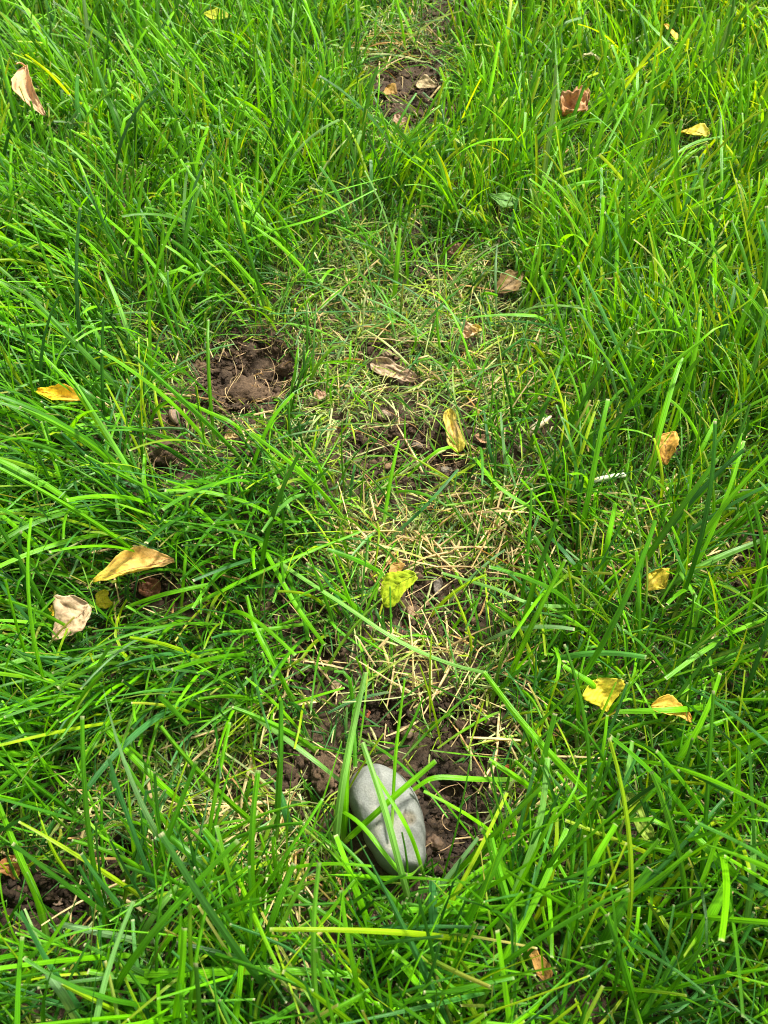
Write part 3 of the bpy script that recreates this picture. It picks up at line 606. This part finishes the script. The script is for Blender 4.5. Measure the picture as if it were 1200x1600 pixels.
go = green.build('grass', M_GRASS); go['kind'] = 'stuff'; go['label'] = 'long green mown grass'; go['category'] = 'grass'
do = dry.build('dry_grass', M_DRY); do['kind'] = 'stuff'; do['label'] = 'dry blond grass stems'; do['category'] = 'dry grass'
co = clip.build('grass_clippings', M_DRY); co['kind'] = 'stuff'; co['label'] = 'matted pale green clippings'; co['category'] = 'clippings'

# ------------------------------------------------------------------ soil crumbs and rootlets
def ico(sub):
    bm = bmesh.new(); bmesh.ops.create_icosphere(bm, subdivisions=sub, radius=1)
    V = np.array([v.co[:] for v in bm.verts]); Fc = np.array([[v.index for v in f.verts] for f in bm.faces]); bm.free()
    return V, Fc
IV, IF = ico(2)
def lump(seed, rough=.35, V=IV):
    o = Vector((seed * 3.7, seed * 1.3, 0)); out = []
    for v in V:
        v = Vector(v); r = 1 + rough * (mnoise.noise(v * 1.1 + o) * 1.2 + mnoise.noise(v * 2.6 + o) * .7 + mnoise.noise(v * 6 + o) * .3); out.append(v * r)
    return np.array(out)
LUMPS = np.stack([lump(i, .75) for i in range(14)])
wts = np.array([e[6] * e[2] * e[3] / (1 + 0) for e in SOIL]); wts[9] *= 3.5; wts[0] *= 1.6; wts /= wts.sum()
n = 20000; ei = rng.choice(len(SOIL), n, p=wts); E = np.array(SOIL)[ei]
a = rng.uniform(0, 6.283, n); r = np.sqrt(rng.random(n)) * 1.08
cpx = E[:, 0] + np.cos(a) * r * E[:, 2]; cpy = E[:, 1] + np.sin(a) * r * E[:, 3]
Q = np.stack([at(i, j) for i, j in zip(cpx, cpy)])
siz = np.clip(rng.lognormal(-6.95, .55, n), .0004, .0048)
qz = height(Q[:, 0], Q[:, 1]) + .004 + siz * .3 + bumps(Q[:, 0], Q[:, 1], .0085, 13) * .5
ang = rng.uniform(0, 6.283, n); vv = LUMPS[rng.integers(0, 14, n)] * (siz[:, None] * np.stack([rng.uniform(.7, 1.3, n), rng.uniform(.7, 1.3, n), rng.uniform(.5, 1., n)], -1))[:, None, :]
X = vv[..., 0] * np.cos(ang)[:, None] - vv[..., 1] * np.sin(ang)[:, None]; Y = vv[..., 0] * np.sin(ang)[:, None] + vv[..., 1] * np.cos(ang)[:, None]
VV = np.stack([X + Q[:, :1], Y + Q[:, 1:2], vv[..., 2] + qz[:, None]], -1).reshape(-1, 3)
FF = (IF[None] + (np.arange(n) * len(IV))[:, None, None]).reshape(-1, 3)
tn = (1.45 - .95 * E[:, 7]) * np.exp(rng.normal(0, .28, n)); TT = np.repeat(np.stack([tn * 1.05, tn, tn * .95], -1), len(IV), 0)
cb = mesh_obj('soil_crumbs', VV, FF, M_SOIL, True, attrs=[('soil_tone', 'FLOAT_COLOR', TT)]); cb['kind'] = 'stuff'; cb['label'] = 'loose crumbs of brown soil'; cb['category'] = 'soil'

rt = Bag()
ROOTS = [(395, 590, 90, 60, 90), (300, 655, 70, 30, 16), (262, 720, 28, 28, 26), (640, 710, 100, 55, 22), (480, 1010, 60, 60, 14), (690, 1270, 55, 80, 14), (680, 950, 80, 50, 12), (640, 140, 55, 50, 14)]
for (cx, cy, rx, ry, m) in ROOTS:
    a = rng.uniform(0, 6.283, m); r = np.sqrt(rng.random(m)); q = np.stack([at(cx + math.cos(i) * j * rx, cy + math.sin(i) * j * ry) for i, j in zip(a, r)])
    SAVE = CLEAR; CLEAR = []
    grow(rt, q[:, 0], q[:, 1], rng.uniform(.010, .045, m), rng.uniform(.0004, .0009, m), rng.uniform(-3.2, 3.2, m), rng.uniform(1., 1.8, m), rng.uniform(1.1, 2.2, m),
         pick(m, [np.array([.42, .27, .14]), STRAWC], [3, 1]), K=9, z0=rng.uniform(.006, .016, m), wob=2.2, kink=.5, zmin=.007, cut=0, rollsd=1.)
    CLEAR = SAVE
ro = rt.build('rootlets', M_DRY); ro['kind'] = 'stuff'; ro['label'] = 'fine pale rootlets in the bare soil'; ro['category'] = 'roots'

# ------------------------------------------------------------------ leaves
def ground_z(p): return float(height(np.array([p[0]]), np.array([p[1]]))[0])
def leaf(i, d):
    B = Vector(at(d['b'][0], d['b'][1], d['zb'])); T = Vector(at(d['t'][0], d['t'][1], d['zt']))
    ax = T - B; ln = ax.length; ax.normalize(); side = ax.cross(Vector((0, 0, 1))).normalized(); up = side.cross(ax)
    nu, nv = 30, 16; W = d['w'] / 1000.; roll = d['roll']; curl = d['curl']; wr = d.get('wr', .8); cols = [np.array(c) for c in d['c']]
    r_ = random.Random(i * 7 + 1); tilt = r_.uniform(-.35, .35); skew = r_.uniform(-.15, .15); o = Vector((i * 4.1, i * 2.3, 1.7))
    V = []; Cc = []
    for a in range(nu + 1):
        u = a / nu
        if d.get('shape') == 'broad': wd = math.sin(math.pi * min(1, u * .97 + .02)) ** .6 * (1.1 - .35 * u)
        else: wd = (math.sin(math.pi * (u * .95 + .025)) ** .58)
        wd *= W / 2 * (1 + .12 * mnoise.noise(Vector((u * 7, 0, i))))
        zc = math.sin(u * math.pi) * curl * ln * .14
        for b in range(nv + 1):
            v = b / nv * 2 - 1
            ww = wd * (1 + .10 * mnoise.noise(Vector((u * 9, v * 2, i * 1.9))) + .05 * mnoise.noise(Vector((u * 26, v, i))))
            th = v * roll * (1 + .35 * math.sin(u * 5 + i))
            if roll > .05: yv = ww * math.sin(th) / max(roll, .05); zv = ww * (1 - math.cos(th)) / max(roll, .05)
            else: yv = ww * v; zv = 0
            crease = -.10 * ww * (1 - abs(v)) ** 4
            wn = wr * W * .10 * (mnoise.noise(Vector((u * 4, v * 2.2, 0)) + o) + .6 * mnoise.noise(Vector((u * 9, v * 4.5, 3)) + o)) + .012 * W * math.sin((u * 1.2 - abs(v) * .35) * 44)
            ca, sa = math.cos(tilt), math.sin(tilt)
            zz = zv + crease + wn; y2 = yv * ca - zz * sa; z2 = yv * sa + zz * ca
            p = B + ax * (u * ln) + side * (y2 + skew * ln * math.sin(u * math.pi)) + up * z2 + Vector((0, 0, zc))
            V.append(p[:])
            q = .5 + .9 * mnoise.noise(Vector((u * 2.2, v * 1.6, 9)) + o)
            pos = min(.999, max(0, u * .75 + q * .25)) * (len(cols) - 1); k0 = int(pos); f = pos - k0
            c = cols[k0] * (1 - f) + cols[min(k0 + 1, len(cols) - 1)] * f
            c = c * (1 + (.08 if cols[0][2] < .06 else .18) * mnoise.noise(Vector((u * 12, v * 8, 2)) + o))
            c = c * (1 - .18 * max(0, 1 - abs(v) * 9)) * (1 - .08 * max(0, math.sin((u * 1.2 - abs(v) * .35) * 44)))
            sp = mnoise.noise(Vector((u * 11, v * 6, 21)) + o)
            if sp > .30: c = c * (1 - min(.12 if cols[0][2] < .06 else .6, (sp - .30) * 5)) * np.array([1, .85, .8])
            edge = max(0, abs(v) - .86) / .14
            c = c * (1 - .30 * edge * (wr > 1))
            Cc.append(c)
    I = np.arange((nu + 1) * (nv + 1)).reshape(nu + 1, nv + 1)
    Fq = np.stack([I[:-1, :-1].ravel(), I[:-1, 1:].ravel(), I[1:, 1:].ravel(), I[1:, :-1].ravel()], -1)
    V = np.array(V); root = Vector(V.mean(0)); root.z = min(V[:, 2])
    ob = mesh_obj('fallen_leaf', V - np.array(root), Fq, M_LEAF, True, attrs=[('tint', 'FLOAT_COLOR', np.array(Cc))])
    ob.location = root
    md = ob.modifiers.new('thickness', 'SOLIDIFY'); md.thickness = .0003
    tag(ob, d['label'], 'leaf', 'dead and yellow leaves fallen on the lawn')
    if ln > .030:                                # raised midrib
        row = V.reshape(nu + 1, nv + 1, 3)[:, nv // 2] - np.array(root); SV = []
        for a in range(nu + 1):
            rr = .00055 * (1 - .75 * a / nu); sv = np.array(side[:]); uv_ = np.array([0, 0, 1.])
            for th in (0, 1.57, 3.14, 4.71): SV.append(row[a] + sv * math.cos(th) * rr + uv_ * (math.sin(th) * rr + .0003))
        I = np.arange((nu + 1) * 4).reshape(nu + 1, 4); J = np.roll(I, -1, 1)
        Fq = np.stack([I[:-1].ravel(), J[:-1].ravel(), J[1:].ravel(), I[1:].ravel()], -1)
        mesh_obj('midrib', SV, Fq, M_LEAF, True, parent=ob, attrs=[('tint', 'FLOAT_COLOR', np.tile(np.clip(cols[0] * .75 + .03, 0, 1), (len(SV), 1)))])
    if d.get('stem'):
        end = B if i == 0 else T
        E2 = Vector(at(d['stem'][0], d['stem'][1], end.z + (.010 if i == 0 else -.012)))
        n_ = 9; ring = 6; SV = []; prev = end
        for a in range(n_):
            f = a / (n_ - 1); p = end.lerp(E2, f) + Vector((0, 0, .003 * math.sin(f * 3.1))); rr = .0010 * (1 - .3 * f)
            dr = (E2 - end).normalized(); s1 = dr.cross(Vector((0, 0, 1))).normalized(); s2 = dr.cross(s1)
            for b in range(ring):
                th = b / ring * 6.283; SV.append((p + s1 * math.cos(th) * rr + s2 * math.sin(th) * rr - root)[:])
        I = np.arange(n_ * ring).reshape(n_, ring); J = np.roll(I, -1, 1)
        Fq = np.stack([I[:-1].ravel(), J[:-1].ravel(), J[1:].ravel(), I[1:].ravel()], -1)
        cc = np.tile(np.array(d['c'][0]) * np.array([.95, .8, .9]), (len(SV), 1))
        mesh_obj('stalk', SV, Fq, M_LEAF, True, parent=ob, attrs=[('tint', 'FLOAT_COLOR', cc)])
for i, d in enumerate(LEAVES): leaf(i, d)

# ------------------------------------------------------------------ pebbles, clods, husks
IV3, IF3 = ico(4)
def surf_z(x, y):
    x = np.array([x]); y = np.array([y])
    return float((height(x, y) + bumps(x, y, .021, 3) * .42 + bumps(x, y, .0085, 13) * .5)[0])
for i, (px, py, r, c, turn, label) in enumerate(PEBBLES):
    V = lump(30 + i, .30, IV3) * (np.array(r) / 1000. * .68)
    p = at(px, py, .006); z = surf_z(p[0], p[1]) + r[2] / 1000. * .32
    tint = np.array(c)[None] * np.array([.6, .54, .46]) * np.array([1 + .35 * mnoise.noise(Vector(v) * 260 + Vector((i, 0, 0))) for v in V])[:, None]
    o = mesh_obj('pebble', V, IF3, M_PEBBLE, True, attrs=[('tint', 'FLOAT_COLOR', np.clip(tint, 0, 1))])
    o.location = (p[0], p[1], z); o.rotation_euler = (0, 0, -rad(turn))
    tag(o, label, 'pebble', 'small pebbles lying on the soil')
CLODS = [(378, 604, (26, 19, 15), 1.25, 'large crumbly clod of brown earth in the bare hollow'),
         (262, 718, (15, 15, 11), 1.3, 'small clod tangled with roots left below the bare hollow'),
         (508, 1212, (9, 15, 7), 1.5, 'light brown clod of earth left of the cobble'),
         (385, 712, (11, 8, 6), 1.0, 'small dark clod under grass below the bare hollow'),
         (712, 1205, (14, 11, 9), .55, 'dark crumbly clod above the black earth by the cobble'),
         (745, 650, (9, 6, 5), 1.1, 'little brown clod behind the torn yellow leaf'),
         (452, 560, (14, 12, 10), 1.2, 'brown clod on the right rim of the bare hollow')]
for i, (px, py, r, tn, label) in enumerate(CLODS):
    V = []
    for v in IV3:
        v = Vector(v); o = Vector((i * 5.1, 2, 7)); k = .9 + .28 * mnoise.noise(v * 1.4 + o) + .30 * mnoise.noise(v * 3.1 + o) + .34 * (abs(mnoise.noise(v * 5.5 + o)) - .2) + .26 * (abs(mnoise.noise(v * 12 + o)) - .2) + .16 * (abs(mnoise.noise(v * 24 + o)) - .2)
        V.append((v * k)[:])
    V = np.array(V) * np.array(r) / 1000.
    p = at(px, py, .006); z = surf_z(p[0], p[1]) + r[2] / 1000. * .25
    T = np.tile(np.array([tn * 1.05, tn, tn * .95]), (len(V), 1))
    o = mesh_obj('soil_clod', V, IF3, M_SOIL, True, attrs=[('soil_tone', 'FLOAT_COLOR', T)]); o.location = (p[0], p[1], z)
    tag(o, label, 'clod', 'clods of earth')
def husk(name, A, B, rmax, c, label, cat, seed, taper=True):
    A = Vector(A); B = Vector(B); ax = (B - A); n_ = 22; ring = 12; dr = ax.normalized(); s1 = dr.cross(Vector((0, 0, 1))).normalized(); s2 = s1.cross(dr)
    V = []; T = []
    for a in range(n_):
        f = a / (n_ - 1); pr = (math.sin(math.pi * (f * .94 + .04)) ** .7) if taper else (1 if 0 < a < n_ - 1 else .4)
        for b in range(ring):
            th = b / ring * 6.283; rr = rmax * pr * (1 + .25 * mnoise.noise(Vector((f * 5, th, seed)))) * (1 + .1 * math.cos(th * 5))
            V.append((ax * f + s1 * math.cos(th) * rr + s2 * math.sin(th) * rr * .7 + Vector((0, 0, .06 * ax.length * math.sin(f * 3.1))))[:])
            T.append(np.array(c) * (1 + .25 * math.cos(th * 5) + .2 * mnoise.noise(Vector((f * 12, th * 2, seed)))))
    I = np.arange(n_ * ring).reshape(n_, ring); J = np.roll(I, -1, 1)
    Fq = np.stack([I[:-1].ravel(), I[1:].ravel(), J[1:].ravel(), J[:-1].ravel()], -1)
    o = mesh_obj(name, V, Fq, M_WOOD, True, attrs=[('tint', 'FLOAT_COLOR', np.clip(np.array(T), 0, 1))]); o.location = A
    tag(o, label, cat); return o
husk('seed_husk', at(822, 680, .014), at(862, 650, .020), .0036, (.56, .44, .28), 'pale tan dry husk lying slantwise right of the centre soil', 'husk', 3)
husk('bark_chip', at(268, 636, .010), at(277, 662, .010), .0052, (.24, .16, .11), 'brown bark chip left of the bare hollow', 'bark chip', 5)
husk('broken_stem', at(925, 752, .034), at(978, 742, .034), .0022, (.52, .56, .36), 'pale split grass stalk with a ragged end at right', 'stalk', 8, False)

# ------------------------------------------------------------------ the cobble
def cobble():
    c0 = at(605, 1284, .020); c0 = Vector(c0)
    out = [(585,1197),(562,1206),(546,1226),(544,1246),(552,1270),(566,1298),(582,1332),(598,1356),(622,1371),(648,1368),(664,1352),(664,1318),(662,1284),(655,1258),(640,1232),(614,1208)]
    A = []
    for (x_, y_) in out:
        q = at(x_, y_, .016); A.append((math.atan2(q[1] - c0.y, q[0] - c0.x), math.hypot(q[0] - c0.x, q[1] - c0.y)))
    A.sort(); th = np.array([a[0] for a in A]); rr = np.array([a[1] for a in A])
    th = np.concatenate([th - 2 * math.pi, th, th + 2 * math.pi]); rr = np.tile(rr, 3)
    V0, F0 = ico(7)
    ta = np.arctan2(V0[:, 1], V0[:, 0]); R = np.zeros(len(ta))
    for k in (-.08, 0, .08): R += np.interp(ta + k, th, rr) / 3
    hr = np.sqrt(V0[:, 0] ** 2 + V0[:, 1] ** 2); el = np.arctan2(V0[:, 2], hr)
    pr = np.cos(el) ** .6; zz = np.sign(np.sin(el)) * np.abs(np.sin(el)) ** .85
    X = np.cos(ta) * R * pr; Y = np.sin(ta) * R * pr; Z = zz * .024
    # broad facets: a level upper left face, a grey face falling to the lower right, a flank falling to the lower left
    def side(p, q):
        p = np.array(at(p[0], p[1], .036)[:2]) - np.array([c0.x, c0.y]); q = np.array(at(q[0], q[1], .036)[:2]) - np.array([c0.x, c0.y]); e = (q - p) / np.linalg.norm(q - p)
        return (X - p[0]) * -e[1] + (Y - p[1]) * e[0]
    dr_ = side((655, 1240), (612, 1372)); dl_ = -side((556, 1256), (612, 1372)); dn_ = side((598, 1215), (642, 1248))
    top = np.full(len(X), .0265) + .06 * Y
    p2 = .0275 - .62 * np.clip(dr_, -.01, 1); p3 = .0265 - .95 * np.clip(dl_, -.01, 1)
    kk = 700.; sm = -np.log(np.exp(-kk * top) + np.exp(-kk * p2) + np.exp(-kk * p3) + np.exp(-kk * np.maximum(Z * 1.35, 0))) / kk
    Z = np.where(Z > 0, sm * np.clip(Z / .006, 0, 1) + Z * (1 - np.clip(Z / .006, 0, 1)), Z)
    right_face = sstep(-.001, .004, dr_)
    tint = np.tile(np.array([.190, .197, .176]), (len(X), 1)); V = np.stack([X, Y, Z], -1)
    # cracks: polylines on the top, in metres from the centre
    def pl(*p): return [np.array(at(a, b, .040)[:2]) - np.array([c0.x, c0.y]) for a, b in p]
    cracks = [(pl((588,1290),(596,1278),(604,1268),(618,1262),(632,1254),(648,1246)), .0005, .0005), (pl((634,1266),(630,1278),(636,1290),(644,1282)), .0006, .0008),
              (pl((612,1250),(624,1240)), .0004, .0004)]
    dep = np.zeros(len(X)); cd = np.zeros(len(X)); jx = np.array([mnoise.noise(Vector(v) * 300) for v in V]) * .0009
    for pts, wd, dp in cracks:
        dm = np.full(len(X), 9.)
        for a, b in zip(pts[:-1], pts[1:]):
            ab = b - a; t = np.clip(((X - a[0]) * ab[0] + (Y - a[1]) * ab[1]) / (ab @ ab), 0, 1)
            dm = np.minimum(dm, np.hypot(X - a[0] - t * ab[0] + jx, Y - a[1] - t * ab[1] + jx))
        k = np.exp(-(dm / (wd * .8)) ** 2) * (Z > 0); dep = np.maximum(dep, k * dp * 1.3); cd = np.maximum(cd, k)
    q = at(638, 1280, .038); chip = np.exp(-(((X - q[0] + c0.x) / .0055) ** 2 + ((Y - q[1] + c0.y) / .0045) ** 2) ** 2) * (Z > 0)
    nz = np.array([mnoise.noise(Vector(v) * 38) for v in V]); n2 = np.array([mnoise.noise(Vector(v) * 120 + Vector((5, 5, 5))) for v in V]); n3 = np.array([mnoise.noise(Vector(v) * 420) for v in V])
    V = V * (1 + .028 * nz + .007 * n2 + .003 * n3)[:, None]; V[:, 2] -= dep + chip * .0014
    rough = np.exp(-(((X + .001) / .016) ** 2 + ((Y - .002) / .012) ** 2))
    V[:, 2] += rough * n2 * .0012 * (Z > 0)
    tint *= (1 + .10 * n2)[:, None]
    low = sstep(.012, -.004, V[:, 2])[:, None] if False else (1 - sstep(.0, .019, V[:, 2] + .25 * np.clip(X, -.02, .02)))[:, None]
    stain = low * np.clip(.9 + 1.2 * nz, .4, 1)[:, None]
    tint = tint * (1 - .8 * stain) + np.array([.12, .085, .045]) * .8 * stain                  # earth clinging to the lower flank
    tint = tint * (1 - .10 * right_face[:, None])  # lower right face tinted slightly darker, as shade turned from the sun
    rough = np.exp(-(((X + .004) / .015) ** 2 + ((Y + .008) / .020) ** 2)) * (1 - right_face)
    k = (np.clip(rough * (.35 + 1.4 * n2), 0, .6))[:, None]; tint = tint * (1 - k) + np.array([.31, .29, .22]) * k
    tint = tint * (1 - .55 * cd[:, None]); tint = tint * (1 - .7 * chip[:, None]) + np.array([.20, .155, .09]) * .7 * chip[:, None]
    o = mesh_obj('cobble_stone', V, F0, M_STONE, True, attrs=[('tint', 'FLOAT_COLOR', np.clip(tint, 0, 1))])
    o.location = (c0.x, c0.y, .016)
    tag(o, 'smooth grey oval cobblestone with a chipped crack, half sunk in grass beside dark earth', 'stone')
cobble()
